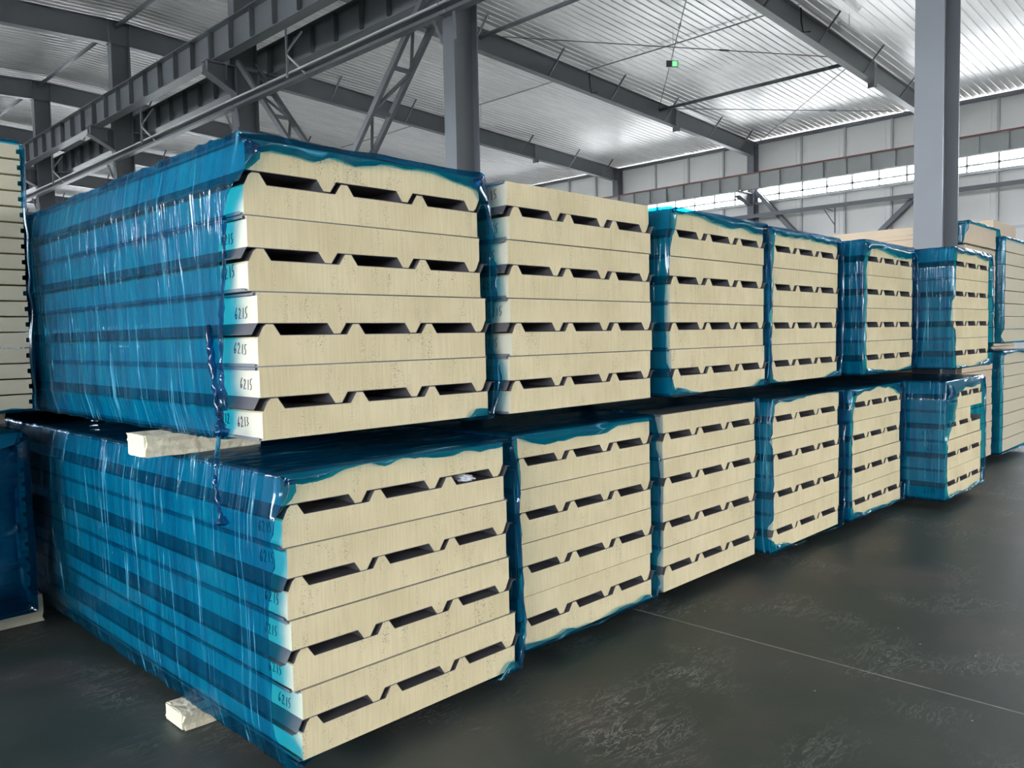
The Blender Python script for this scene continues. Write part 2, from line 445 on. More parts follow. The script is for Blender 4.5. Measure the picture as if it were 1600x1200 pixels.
# rafters
def rafter(i):
    y = FY(i)
    t = thing('steel_rafter', 'dark grey steel roof rafter, %s frame into the hall counted from the camera' % ORD[i-1], 'rafter', (XR, y, 0), None, 'roof rafters')
    D = .60
    w = MB(); ft = MB(); fb = MB()
    for sg in (1, -1):
        xe = (XW-.25-XR) if sg > 0 else (XL+.25-XR)
        z1 = ZR; z2 = ZR-SL*abs(xe)
        poly = [(0, z1-.012), (xe, z2-.012), (xe, z2-D+.05), (0, z1-D+.012)]
        w.prism_y(poly, -.006, .006)
        ft.prism_y([(0, z1), (xe, z2), (xe, z2-.014), (0, z1-.014)], -.11, .11)
        fb.prism_y([(0, z1-D+.014), (xe, z2-D+.054), (xe, z2-D+.04), (0, z1-D)], -.11, .11)
    link('web', w.mesh('rafter_web', 'steel'), t); link('flange', ft.mesh('rafter_top', 'steel'), t)
    link('flange', fb.mesh('rafter_bottom', 'steel'), t)
    # fly braces to the roof, toward the camera
    for xu in (11.4, 14.6, 17.6, 20.5, 23.45, 26.3, 28.55, 5.2, 2.2, -.8):
        d = xu-XR
        mb = MB(); zt = ztop(xu)
        mb.bar((d, -.08, zt-.55), (d+.1, -.62, zt+ZS+.01), .04, .04)
        link('fly_brace', mb.mesh('fly_brace', 'steel'), t)
    for xu in (24.27,):
        d = xu-XR; zt = ztop(xu)
        mb = MB(); mb.box(d-.10, d+.10, -.12, -.10, zt-.72, zt-.02); mb.box(d-.01, d+.01, -.115, .1, zt-.72, zt-.58)
        link('bracket', mb.mesh('rafter_bracket', 'steel'), t)
    for xu in (19.4,):
        d = xu-XR; zt = ztop(xu)
        mb = MB(); mb.tube([(d, -.13, zt-.02), (d, -.14, zt-.35), (d+.02, -.18, zt-.62), (d+.16, -.3, zt-.60)], .018, 6)
        link('cable_hook', mb.mesh('cable_hook', 'black'), t)
    return t
for i in range(1, 10): rafter(i)

# centre columns under the ridge
CD, CF = .48, .25
XC0 = 7.957
def h_section(mb, x0, x1, fw_, z0, z1, tf=.016, tw=.010):
    mb_w, mb_f0, mb_f1 = mb
    mb_f0.box(x0, x0+tf, -fw_/2, fw_/2, z0, z1); mb_f1.box(x1-tf, x1, -fw_/2, fw_/2, z0, z1)
    mb_w.box(x0+tf, x1-tf, -tw/2, tw/2, z0, z1)
for i in range(1, 10):
    t = thing('steel_column', 'grey H-section column under the ridge, %s from the camera' % ('nearest' if i == 1 else ORD[i-1]), 'column', (XC0, FY(i), 0), None, 'ridge columns')
    w, f0, f1 = MB(), MB(), MB()
    h_section((w, f0, f1), 0, CD, CF, 0, ZR-.59)
    link('web', w.mesh('column_web', 'steel'), t); link('flange', f0.mesh('column_flange', 'steel'), t)
    link('flange', f1.mesh('column_flange', 'steel'), t)
    mb = MB(); mb.box(-.02, CD+.02, -.2, .2, 0, .025)
    link('base_plate', mb.mesh('base_plate', 'steel'), t)
    # corbel both sides carrying the crane girders
    for sg in (-1, 1):
        mb = MB()
        xa, xb = (0, -.62) if sg < 0 else (CD, CD+.62)
        poly = [(xa, 7.058), (xb, 7.058), (xb, 6.853), (xa, 6.526)]
        mb.prism_y(poly, -.008, .008)
        lo, hi = min(xa, xb), max(xa, xb)
        mb.box(lo, hi, -.12, .12, 7.058, 7.076)
        mb.prism_y([(xa, 6.526), (xb, 6.853), (xb, 6.868), (xa, 6.541)], -.12, .12)
        for q in (.3, .95):
            xq = xa+(xb-xa)*q
            mb.box(xq-.006, xq+.006, -.12, .12, 6.715+.12*q, 7.058)
        link('corbel', mb.mesh('corbel', 'steel'), t)
    # stiffener plates at the head
    mb = MB()
    for zz in (ZR-.62, ZR-.60): mb.box(-.03, CD+.03, -.13, .13, zz, zz+.014)
    for dx in (-.03, CD+.016): mb.box(dx, dx+.014, -.12, .12, ZR-.6, ZR-.02)
    link('head_plate', mb.mesh('head_plate', 'steel'), t)

# crane girders
def girder(name, label, xc, y0, z0, z1, fwid, mat, group, rail=None, only_near=True, sp=.81):
    t = thing(name, label, 'girder', (xc, y0, 0), None, group)
    L_ = BAY-.02
    mb = MB(); mb.box(-fwid/2, fwid/2, 0, L_, z1-.016, z1); link('flange', mb.mesh('girder_flange', mat), t)
    mb = MB(); mb.box(-fwid*.42, fwid*.42, 0, L_, z0, z0+.016); link('flange', mb.mesh('girder_flange', mat), t)
    mb = MB(); mb.box(-.005, .005, 0, L_, z0+.016, z1-.016); link('web', mb.mesh('girder_web', mat), t)
    st = MB(); st.box(-fwid*.4, -.005, -.005, .005, z0+.05, z1-.016); st.box(.005, fwid*.4, -.005, .005, z0+.05, z1-.016)
    sme = st.mesh('stiffener', mat)
    n = int(L_/sp)
    for k in range(n+1):
        link('stiffener', sme, t, (0, .01+k*(L_-.02)/n, 0))
    if rail:
        mb = MB(); mb.box(-.03, .03, 0, L_, z1, z1+.05); mb.box(-fwid/2-.03, -fwid/2-.005, 0, L_, z1-.012, z1+.018)
        link('rail', mb.mesh('crane_rail', rail), t)
    return t
for i in range(1, 9):
    nth = 'nearest' if i == 1 else ORD[i-1]
    girder('crane_girder', 'dark steel crane girder on left side of ridge columns, %s bay' % nth, 7.564, FY(i)+.01, 7.076, 7.681, .28, 'steel', 'crane girders left of ridge columns')
    girder('crane_girder', 'dark steel crane girder on right side of ridge columns, %s bay' % nth, 8.851, FY(i)+.01, 7.076, 7.681, .28, 'steel', 'crane girders right of ridge columns')
for i in range(1, 9):
    nth = 'nearest' if i == 1 else ORD[i-1]
    girder('crane_girder', 'pale grey crane girder with red rail along window wall, %s bay' % nth, 28.77, FY(i)+.01, 6.925, 7.528, .26, 'steel_light', 'crane girders along the window wall', rail='red')

# runway channel below the left girder, with hangers
for i in range(1, 9):
    nth = 'nearest' if i == 1 else ORD[i-1]
    t = thing('channel_beam', 'slim grey channel running along ridge columns below crane girder, %s bay' % nth, 'beam', (7.87, FY(i)+.01, 0), None, 'channel beams at the ridge columns')
    mb = MB(); L_ = BAY-.02
    mb.box(-.07, .07, 0, L_, 6.317, 6.333); mb.box(-.07, .07, 0, L_, 6.190, 6.206); mb.box(.055, .07, 0, L_, 6.206, 6.317)
    link('channel', mb.mesh('channel', 'steel_light' if False else 'steel'), t)
    mb = MB(); mb.tube([(-.08, 0, 6.343), (-.08, L_, 6.343)], .022, 6); link('pipe', mb.mesh('pipe', 'steel_light'), t)
    yh = 4.05
    mb = MB(); mb.tube([(-.2, yh, 7.078), (-.2, yh, 6.20)], .022, 6); ho = link('hanger', mb.mesh('hanger', 'steel'), t)
    mb = MB(); mb.tube([(-.2, yh, 6.66), (.05, yh-.12, 7.05)], .02, 6); link('hanger_brace', mb.mesh('hanger_brace', 'steel'), ho)
    mb = MB(); mb.tube([(-.2, yh, 6.61), (.04, yh-.3, 6.22)], .02, 6); link('hanger_brace', mb.mesh('hanger_brace', 'steel_light'), ho)
    mb = MB(); mb.bar((0, .22, 6.20), (.1, .13, 5.85), .04, .04); mb.bar((0, L_-.22, 6.20), (.1, L_-.13, 5.85), .04, .04)
    link('knee_brace', mb.mesh('knee_brace', 'steel'), t)

# laced V-brace between second and third ridge column
for nm, (ya, za, yb, zb) in (('leaning from second to third ridge column', (FY(2)+.12, 7.17, FY(2)+3.3, 3.9)),
                             ('leaning from third to second ridge column', (FY(3)-.12, 7.17, FY(3)-3.3, 3.9))):
    t = thing('laced_brace', 'grey laced steel brace '+nm, 'brace', (0, 0, 0), None, 'laced column braces')
    for x in (8.003, 8.391):
        mb = MB(); mb.bar((x, ya, za), (x, yb, zb), .10, .07, (1, 0, 0)); link('chord', mb.mesh('chord', 'steel'), t)
    n = 5
    for k in range(n+1):
        f = (k+.3)/(n+.6); y = ya+(yb-ya)*f; z = za+(zb-za)*f
        mb = MB(); mb.bar((8.003, y, z), (8.391, y, z), .06, .06); link('batten', mb.mesh('batten', 'steel'), t)
        if k < n:
            f2 = (k+1.3)/(n+.6); y2_ = ya+(yb-ya)*f2; z2_ = za+(zb-za)*f2
            a, b = ((8.003, y, z), (8.391, y2_, z2_)) if k % 2 else ((8.391, y, z), (8.003, y2_, z2_))
            mb = MB(); mb.bar(a, b, .05, .05); link('lacing', mb.mesh('lacing', 'steel'), t)

# purlin ties along the hall
for x, lab in ((8.16, 'at the ridge'), (14.95, 'above the panel stacks'), (23.29, 'nearer the window wall')):
    for i in (range(1, 9) if x < 9 else (2,)):
        mb = MB(); z = ztop(x)-.13 if x < 9 else ztop(x)-.22
        mb.tube([(x, FY(i)+.02, z), (x, FY(i+1)-.02, z)], .055, 8)
        tag(link('tie_tube', mb.mesh('tie_tube', 'steel', smooth=True)), 'round grey steel tie tube %s, %s bay' % (lab, 'nearest' if i == 1 else ORD[i-1]), 'tie tube', 'roof tie tubes')
for i in (2, 3, 4):
    mb = MB(); mb.tube([(19.4, FY(i)-.1, ztop(19.4)+.07), (19.4, FY(i)+BAY*.5, ztop(19.4)+.05), (19.4, FY(i+1)-.15, ztop(19.4)+.07)], .02, 6)
    tag(link('conduit', mb.mesh('conduit', 'steel_light')), 'thin pale cable conduit under the roof, %s bay' % ORD[i-1], 'conduit', 'roof cable conduits')
# rod cross bracing in the roof of bay two
za = lambda x: ztop(x)-.16
for a, b, lab in (((14.95, FY(3)), (23.29, FY(2)), 'falling toward the near column'), ((23.29, FY(3)), (14.95, FY(2)), 'rising past the exit sign'),
                  ((23.29, FY(3)), (XW-.3, FY(2)), 'level one nearest the window wall'), ((23.29, FY(2)), (XW-.3, FY(3)), 'steep one nearest the window wall')):
    t = thing('brace_rod', 'thin steel roof bracing rod, '+lab, 'rod', (0, 0, 0), None, 'roof bracing rods')
    A = Vector((a[0], a[1], za(a[0]))); B_ = Vector((b[0], b[1], za(b[0])))
    mb = MB(); mb.tube([A, B_], .013, 6); ro = link('rod', mb.mesh('rod', 'steel'), t)
    c = A.lerp(B_, .62); d = A.lerp(B_, .645)
    mb = MB(); mb.tube([c, d], .028, 6); link('turnbuckle', mb.mesh('turnbuckle', 'steel'), ro)

# far gable wall
wb_ = tag(link('wall_far', None), kind='structure')
for z0_, z1_ in ((0, FW0),):
    mb = MB(); mb.box(XL, XW+.2, YB, YB+.12, z0_, z1_); link('cladding_panel', mb.mesh('cladding_panel', 'wallp'), wb_)
mb = MB(); mb.prism_y([(XL, FW1), (XW+.2, FW1), (XW+.2, ztop(XW)+ZS), (XR, ZR+ZS), (XL, ztop(XL)+ZS)], YB, YB+.12)
link('cladding_panel', mb.mesh('cladding_panel', 'wallp'), wb_)
w = tag(link('window_40', None, None, (0, YB+.04, 0)), kind='structure')  # unseen window strip, added to brighten the far roof
mb = MB(); mb.box(XL, XW, 0, .05, FW0, FW0+.04); mb.box(XL, XW, 0, .05, FW1-.04, FW1)
for q in range(46): mb.box(XL+q*.95, XL+q*.95+.04, 0, .05, FW0+.04, FW1-.04)
link('window_frame', mb.mesh('window_frame', 'steel_light'), w)
mb = MB(); mb.box(XL, XW, .02, .026, FW0+.04, FW1-.04); link('pane', mb.mesh('pane', 'glass'), w)

# right wall: panels around a strip of windows
wr_ = tag(link('wall_right', None), kind='structure')
ZW0, ZW1, ZT = 6.639, 7.589, 9.019
PW = BAY/4
y = FY(0)
k0 = 0
pm = {}
def wall_panel(z0, z1):
    mb = MB(); mb.box(0, .12, .004, PW-.004, z0, z1); return mb.mesh('wall_panel', 'wallp')
RW0, RW1 = 2.0, 3.6                         # low window band hidden behind the stacks, added to light the roof
pm_lo, pm_hi, pm_b = wall_panel(RW1, ZW0-.02), wall_panel(ZW1+.02, ZT), wall_panel(0, RW0)
post = MB(); post.box(-.10, 0, -.035, .035, 0, ZW0-.09); pmesh_lo = post.mesh('wall_post', 'steel_light')
post = MB(); post.box(-.10, 0, -.035, .035, ZW1+.05, ZT); pmesh_hi = post.mesh('wall_post', 'steel_light')
mb = MB(); mb.box(.05, .056, .004, PW-.004, RW0, RW1); pm_g = mb.mesh('added_glazing', 'glass'); pm_m = wall_panel(RW0, RW1)
YS = FY(0)-BAY-PW
nb = int((YB-YS)/PW)
for k in range(nb):
    yy = YS+k*PW
    link('cladding_panel', pm_lo, wr_, (XW, yy, 0)); link('cladding_panel', pm_b, wr_, (XW, yy, 0)); link(*(('added_glazing', pm_g) if yy > 5 else ('cladding_panel', pm_m)), wr_, (XW, yy, 0)); link('cladding_panel', pm_hi, wr_, (XW, yy, 0))
    if (k-5) % 4:
        link('cladding_post', pmesh_lo, wr_, (XW, yy-.22, 0)); link('cladding_post', pmesh_hi, wr_, (XW, yy-.22, 0))
Y0, Y1 = YS, YS+nb*PW
for nm, za_, zb_, dx, mt in (('sill', ZW0-.10, ZW0, .14, 'steel_light'), ('lintel', ZW1, ZW1+.06, .12, 'steel_light'),
                         ('eave_strut', ZT-.12, ZT, .16, 'steel'), ('girt', 4.67, 4.75, .1, 'steel_light')):
    mb = MB(); mb.box(XW-dx, XW+.02, Y0, Y1, za_, zb_); link(nm, mb.mesh(nm, mt), wr_)
# windows, one per bay
for i in range(-1, 10):
    w = tag(link('window_%d' % (i+2), None, None, (XW+.03, FY(i), 0)), kind='structure')
    mb = MB(); Lw = min(BAY, Y1-FY(i))
    if Lw < 1: continue
    mb.box(0, .05, 0, Lw, ZW0, ZW0+.03); mb.box(0, .05, 0, Lw, ZW1-.03, ZW1); link('window_frame', mb.mesh('window_frame', 'steel_light'), w)
    mb = MB(); mb.box(-.03, .05, 0, Lw, ZW0+.20, ZW0+.265); link('transom', mb.mesh('transom', 'steel_light'), w)
    n = 7
    for k in range(n):
        yk = k*Lw/n
        mb = MB(); mb.box(-.03, .05, yk-.034, yk+.034, ZW0+.03, ZW1-.03); link('mullion', mb.mesh('mullion', 'steel_light'), w)
        mb = MB(); mb.box(.02, .026, yk+.018, yk+Lw/n-.018, ZW0+.03, ZW0+.20); link('pane', mb.mesh('pane', 'glass'), w)
        mb = MB(); mb.box(.02, .026, yk+.018, yk+Lw/n-.018, ZW0+.25, ZW1-.03); link('pane', mb.mesh('pane', 'glass'), w)
# wall columns, wall channel and braces
for i in range(1, 10):
    nth = 'nearest' if i == 1 else ORD[i-1]
    t = thing('steel_column', 'grey H-section column against the window wall, %s frame' % nth, 'column', (XW-.5, FY(i), 0), None, 'window wall columns')
    w, f0, f1 = MB(), MB(), MB()
    h_section((w, f0, f1), 0, .40, .28, 0, ztop(XW)-.02)
    link('web', w.mesh('column_web', 'steel'), t); link('flange', f0.mesh('column_flange', 'steel'), t); link('flange', f1.mesh('column_flange', 'steel'), t)
    mb = MB(); mb.prism_y([(0, 6.905), (-1.05, 6.905), (-1.05, 6.73), (0, 6.455)], -.01, .01); mb.box(-1.05, 0, -.12, .12, 6.905, 6.921)
    mb.prism_y([(0, 6.455), (-1.05, 6.73), (-1.05, 6.745), (0, 6.47)], -.12, .12)
    link('corbel', mb.mesh('wall_corbel', 'steel'), t)
for i in range(1, 9):
    nth = 'nearest' if i == 1 else ORD[i-1]
    t = thing('channel_beam', 'dark channel strung along window wall columns below the crane girder, %s bay' % nth, 'beam', (28.66, FY(i)+.01, 0), None, 'channel beams at the window wall')
    mb = MB(); mb.box(-.06, .06, 0, BAY-.02, 5.83, 5.965); link('channel', mb.mesh('wall_channel', 'steel'), t)
    mb = MB(); mb.tube([(.05, 3.2, 5.84), (.6, 3.2, 5.81)], .02, 6); mb.tube([(.05, 3.3, 5.84), (.55, 3.1, 5.28)], .02, 6); mb.tube([(.55, 3.1, 5.0), (.55, 3.1, 5.95)], .025, 6)
    link('bracket', mb.mesh('wall_bracket', 'steel'), t)
for (ya, za_, yb, zb_, lab) in ((FY(3)-.15, 7.0, FY(3)-3.27, 3.55, 'from third frame'), (FY(2)+.15, 6.4, FY(2)+3.27, 3.55, 'from second frame')):
    mb = MB(); mb.bar((XW-.33, ya, za_), (XW-.33, yb, zb_), .09, .16); mb.bar((XW-.2, ya, za_), (XW-.2, yb, zb_), .03, .20)
    tag(link('diagonal_brace', mb.mesh('wall_brace', 'steel')), 'dark diagonal brace against the window wall leaning '+lab, 'brace', 'window wall braces')

# left wall and front gable behind the camera: window strip and doorway added to bring daylight in
wl_ = tag(link('wall_left', None), kind='structure')
def boxes(parent, name, mat, lst):
    for b in lst:
        mb = MB(); mb.box(*b); link(name, mb.mesh(name, mat), parent)
DOORS_L = []
DZ = 3.0
segs = []; yp = YF
for a, b in DOORS_L: segs.append((yp, a)); yp = b
segs.append((yp, YB))
boxes(wl_, 'cladding_panel', 'wallp', [(XL-.12, XL, a, b, 0, DZ) for a, b in segs]+[(XL-.12, XL, YF, YB, DZ, LW0), (XL-.12, XL, YF, YB, LW1, ztop(XL)+ZS)])
for k in range(int((YB-YF)/BAY)+1):
    a = YF+k*BAY; b = min(YB, a+BAY)
    w = tag(link('window_%d' % (20+k), None, None, (XL-.08, a, 0)), kind='structure')  # unseen added windows, set low to throw light up at the roof
    mb = MB(); mb.box(0, .05, 0, b-a, LW0, LW0+.04); mb.box(0, .05, 0, b-a, LW1-.04, LW1)
    for q in range(7): mb.box(0, .05, q*(b-a)/7-.02, q*(b-a)/7+.02, LW0+.04, LW1-.04)
    link('window_frame', mb.mesh('window_frame', 'steel_light'), w)
    mb = MB(); mb.box(.02, .026, 0, b-a, LW0+.04, LW1-.04); link('pane', mb.mesh('pane', 'glass'), w)
wf_ = tag(link('wall_front', None), kind='structure')
D_F = [(5.5, 8.0)]  # unseen doorway, added and sized for light on the stack fronts
segs = []; xp = XL
for a, b in D_F: segs.append((xp, a)); xp = b
segs.append((xp, XW))
boxes(wf_, 'cladding_panel', 'wallp', [(a, b, YF-.12, YF, 0, DF) for a, b in segs])
mb = MB(); mb.prism_y([(XL, DF), (XW, DF), (XW, ztop(XW)+ZS), (XR, ZR+ZS), (XL, ztop(XL)+ZS)], YF-.12, YF)
link('cladding_panel', mb.mesh('cladding_panel', 'wallp'), wf_)

# exit sign and tube lamps
t = thing('exit_sign', 'small green lit exit sign hanging on a wire below the roof', 'sign', (18.81, 10.02, 8.713), (0, 0, math.radians(-38)))
mb = MB(); mb.box(-.16, .16, -.02, .02, -.085, .085); link('housing', mb.mesh('sign_housing', 'sign'), t)
mb = MB(); mb.box(-.01, .14, -.026, -.02, -.07, .07); so = link('panel', mb.mesh('sign_panel', 'green'), t)
mb = MB()
for a, b in (((.03, .06), (.03, -.07)), ((.03, .06), (.13, .06)), ((.13, .06), (.13, -.07)), ((.06, .03), (.10, .0)), ((.08, .02), (.07, -.03)), ((.07, -.03), (.10, -.07)), ((.07, -.03), (.05, -.07))):
    mb.bar((a[0]*.75, -.028, a[1]*.75), (b[0]*.75, -.028, b[1]*.75), .010, .010, (0, 1, 0))
link('pictogram', mb.mesh('sign_pictogram', 'signwhite'), so)
mb = MB(); mb.tube([(.02, 0, .085), (.02, 0, ztop(18.8)+ZS-8.713)], .006, 5); link('wire', mb.mesh('wire', 'steel_light'), t)
for (x, yy, z, lab) in ((20.80, 6.08, 9.05, 'near the closest visible rafter'), (19.47, 18.19, 8.857, 'beyond the second ridge column')):
    t = thing('tube_lamp', 'white unlit tube lamp hanging under the roof '+lab, 'lamp', (x, yy, z), None, 'hanging tube lamps')
    mb = MB(); mb.box(-.62, .62, -.05, .05, -.02, .04); link('housing', mb.mesh('lamp_housing', 'white'), t)
    mb = MB(); mb.tube([(-.58, 0, -.045), (.58, 0, -.045)], .02, 8); link('tube', mb.mesh('lamp_tube', 'white'), t)
    mb = MB(); mb.tube([(0, 0, .04), (0, 0, ztop(x)+ZS-z-.03)], .008, 5); link('wire', mb.mesh('wire', 'steel_light'), t)

# ================================================================== ROOF PANEL STACKS
T_, H_, HP, LEN = .1005, .036, .239, 6.215
RC = (.043, .375, .707)
def top_profile(W):
    pts = []
    for k, c in enumerate(RC):
        if c > W-.06: break
        a, b = .038, .0135
        if k == 0: pts += [(0, T_-.010), (.004, T_-.004), (c-.024, T_+H_-.010), (c-.012, T_+H_), (c+b, T_+H_), (c+a, T_)]
        else: pts += [(c-a, T_), (c-b, T_+H_), (c+b, T_+H_), (c+a, T_)]
    pts.append((W, T_)); return pts
def panel_meshes(W=1.0, inverted=False):
    f = (lambda p: (W-p[0], T_+H_-p[1])) if inverted else (lambda p: p)
    tp = top_profile(W)
    # foam core
    e = .0022
    poly = [(0, .0015), (W, .0015)] + [(u, z-e) for u, z in reversed(tp)]
    n = len(poly)
    core = MB(); core.prism_y([f(p) for p in poly], 0, LEN, 0, side=lambda i: 1 if i in (1, n-1) else 0)
    cme = core.mesh('foam_core', 'foam', 'side')
    # profiled sheet with the free overlap rib
    pl = tp[1:] + [(W+.003, T_), (W+.024, T_+H_), (W+.042, T_+H_)]
    if W < .99: pl = tp[1:]
    th = .0016
    vs_ = []; fs = []
    n = len(pl)
    for yy in (-.001, LEN):
        vs_ += [(f((u, z-e+.0002))[0], yy, f((u, z-e+.0002))[1]) for u, z in pl]
        vs_ += [(f((u, z-e+th))[0], yy, f((u, z-e+th))[1]) for u, z in pl]
    for i in range(n-1):
        fs += [(i, i+1, 2*n+i+1, 2*n+i), (n+i, 3*n+i, 3*n+i+1, n+i+1), (i, n+i, n+i+1, i+1)]
    fs += [(0, 2*n, 3*n, n), (n-1, 2*n-1, 4*n-1, 3*n-1)]
    sh = MB(); sh.add(vs_, fs); sme = sh.mesh('profiled_sheet', 'sheet')
    # flat sheet with folded lip on the side joints
    fm = MB()
    poly = [(-.012, 0), (W+.012, 0), (W+.012, .010), (W+.0105, .010), (W+.0105, .0014), (-.0105, .0014), (-.0105, .010), (-.012, .010)]
    fm.prism_y([f(p) for p in poly], .006, LEN)
    return cme, sme, fm.mesh('flat_sheet', 'flat')
PM = {False: panel_meshes(1.0, False), True: panel_meshes(1.0, True)}
PMC = panel_meshes(.68, True)

# handwriting strokes on the panel sides
DIG = {'6': [[(.75, 1), (.3, .62), (.08, .25), (.3, 0), (.65, .12), (.6, .4), (.2, .3)]],
       '2': [[(.1, .78), (.4, 1), (.7, .75), (.1, .02), (.85, .06)]], '1': [[(.45, 1), (.35, 0)]],
       '5': [[(.9, 1.05), (.3, .95)], [(.3, .95), (.25, .55), (.65, .5), (.62, .12), (.1, 0)]],
       '4': [[(.5, 1), (.1, .4), (.85, .45)], [(.7, .85), (.5, -.05)]],
       '3': [[(.1, .95), (.6, .85), (.25, .5), (.7, .3), (.1, 0)]], ' ': []}
def writing(text, h=.048, seed=0):
    rd = random.Random(seed); mb = MB(); x = 0
    for ch in text:
        for st in DIG[ch]:
            pts = [(x+a*h*.55+rd.uniform(-.001, .001), b*h+rd.uniform(-.002, .002)) for a, b in st]
            for p, q in zip(pts, pts[1:]):
                mb.bar((0, -p[0], p[1]), (0, -q[0], q[1]), .0022, .0012, (1, 0, 0))
        x += h*(.50 if ch == '1' else .70)
    return mb.mesh('handwriting', 'ink'), x

# wrapping film -------------------------------------------------------
def vnoise(x, y, seed):
    g = np.random.default_rng(seed).random((256, 256))
    xi = np.floor(x).astype(int); yi = np.floor(y).astype(int); fx = x-xi; fy = y-yi
    fx = fx*fx*(3-2*fx); fy = fy*fy*(3-2*fy)
    A = lambda a, b: g[a % 256, b % 256]
    return (A(xi, yi)*(1-fx)+A(xi+1, yi)*fx)*(1-fy)+(A(xi, yi+1)*(1-fx)+A(xi+1, yi+1)*fx)*fy

def film_mesh(hull, y0, length, dkeys, seed, npts=110, ny=110, amp=.006, nf=7):
    """a tube of film round a convex (x,z) section; dkeys = overhang of its mouth at each hull corner / edge
    fraction: >0 folds over the front by that much, <0 the film stops that far short of the front"""
    H = np.array(hull); n = len(H)
    seg = np.roll(H, -1, 0)-H; ln = np.hypot(seg[:, 0], seg[:, 1]); cum = np.concatenate([[0], np.cumsum(ln)])
    P = cum[-1]
    s = np.unique(np.round(np.concatenate([np.linspace(0, P, npts, endpoint=False), cum[:-1], cum[:-1]+.012, (cum[:-1]-.012) % P]), 5))
    idx = np.clip(np.searchsorted(cum, s, 'right')-1, 0, n-1); fr = (s-cum[idx])/ln[idx]
    pts = H[idx]+seg[idx]*fr[:, None]
    nrm = np.stack([-seg[idx][:, 1], seg[idx][:, 0]], 1)/ln[idx][:, None]      # outward for clockwise (up the left side)
    # smooth normals
    for _ in range(2): nrm = (np.roll(nrm, 1, 0)+nrm*2+np.roll(nrm, -1, 0))/4
    nrm /= np.linalg.norm(nrm, axis=1)[:, None]
    ks = np.array([cum[int(k)]+(k-int(k))*ln[int(k)] for k, _ in dkeys]); kd = np.array([d for _, d in dkeys])
    o = np.argsort(ks); ks = ks[o]; kd = kd[o]
    d = np.interp(s, np.concatenate([ks-P, ks, ks+P]), np.concatenate([kd]*3))
    d = d + (vnoise(s*13+3, s*0, seed)-.5)*.026 + (vnoise(s*55, s*0, seed+1)-.5)*.005
    back = np.clip(-d, 0, None); fold = np.clip(d, 0, None)
    g = np.linspace(0, 1, ny)**1.7
    rows = []
    m_ = len(s)
    S = s[None, :]
    ys = back[None, :]-.004+g[:, None]*(length+.01-back[None, :])
    disp = np.zeros_like(ys)
    slant = .12
    for fq, a, sd in ((9, 1.0, 2), (23, .6, 3), (55, .35, 4)):
        q = vnoise((ys+slant*S)*fq, S*2.2+sd, seed+sd)
        disp += a*(1-np.abs(2*q-1))**2
    disp = disp*amp + .002
    disp *= 1
    X = pts[None, :, 0]+nrm[None, :, 0]*disp; Z = pts[None, :, 1]+nrm[None, :, 1]*disp
    # fold rows
    FX, FY_, FZ = [], [], []
    for k in range(nf, 0, -1):
        f = k/nf
        w = np.abs(vnoise(s*30+k*.4, s*0+k*.7, seed+9)-.5)
        FX.append(X[0]-nrm[:, 0]*fold*f); FZ.append(Z[0]-nrm[:, 1]*fold*f)
        FY_.append(ys[0]-np.where(fold > 0, .010+.012*w+.010*np.sin(f*math.pi), 0)*min(1, 2*f))
    X = np.concatenate([np.array(FX), X]); Yy = np.concatenate([np.array(FY_), ys]); Z = np.concatenate([np.array(FZ), Z])
    R_ = X.shape[0]
    V = np.stack([X, Yy+y0, Z], -1).reshape(-1, 3)
    i, j = np.meshgrid(np.arange(R_-1), np.arange(m_), indexing='ij'); j2 = (j+1) % m_
    F = np.stack([i*m_+j, (i+1)*m_+j, (i+1)*m_+j2, i*m_+j2], -1).reshape(-1, 4)
    me = bpy.data.meshes.new('film'); me.from_pydata(V.tolist(), [], F.tolist())
    me.materials.append(M['film'])
    me.polygons.foreach_set('use_smooth', [True]*len(me.polygons)); me.update()
    return me

def stack_hull(x0, z0, xo):
    zt = z0+4*HP
    a, b = x0+min(xo[0], xo[1]), x0+min(xo[3], xo[2]); c, d = x0+1+max(xo[0], xo[1]), x0+1+max(xo[3], xo[2])
    return [(b-.020, z0-.004), (b-.045, z0+T_+.002), (a-.045, z0+3*HP+T_-.004), (a-.019, zt+.006), (c+.019, zt+.006),
            (c+.045, z0+3*HP+T_+H_+.004), (d+.045, z0+T_+H_), (d+.020, z0-.004)]

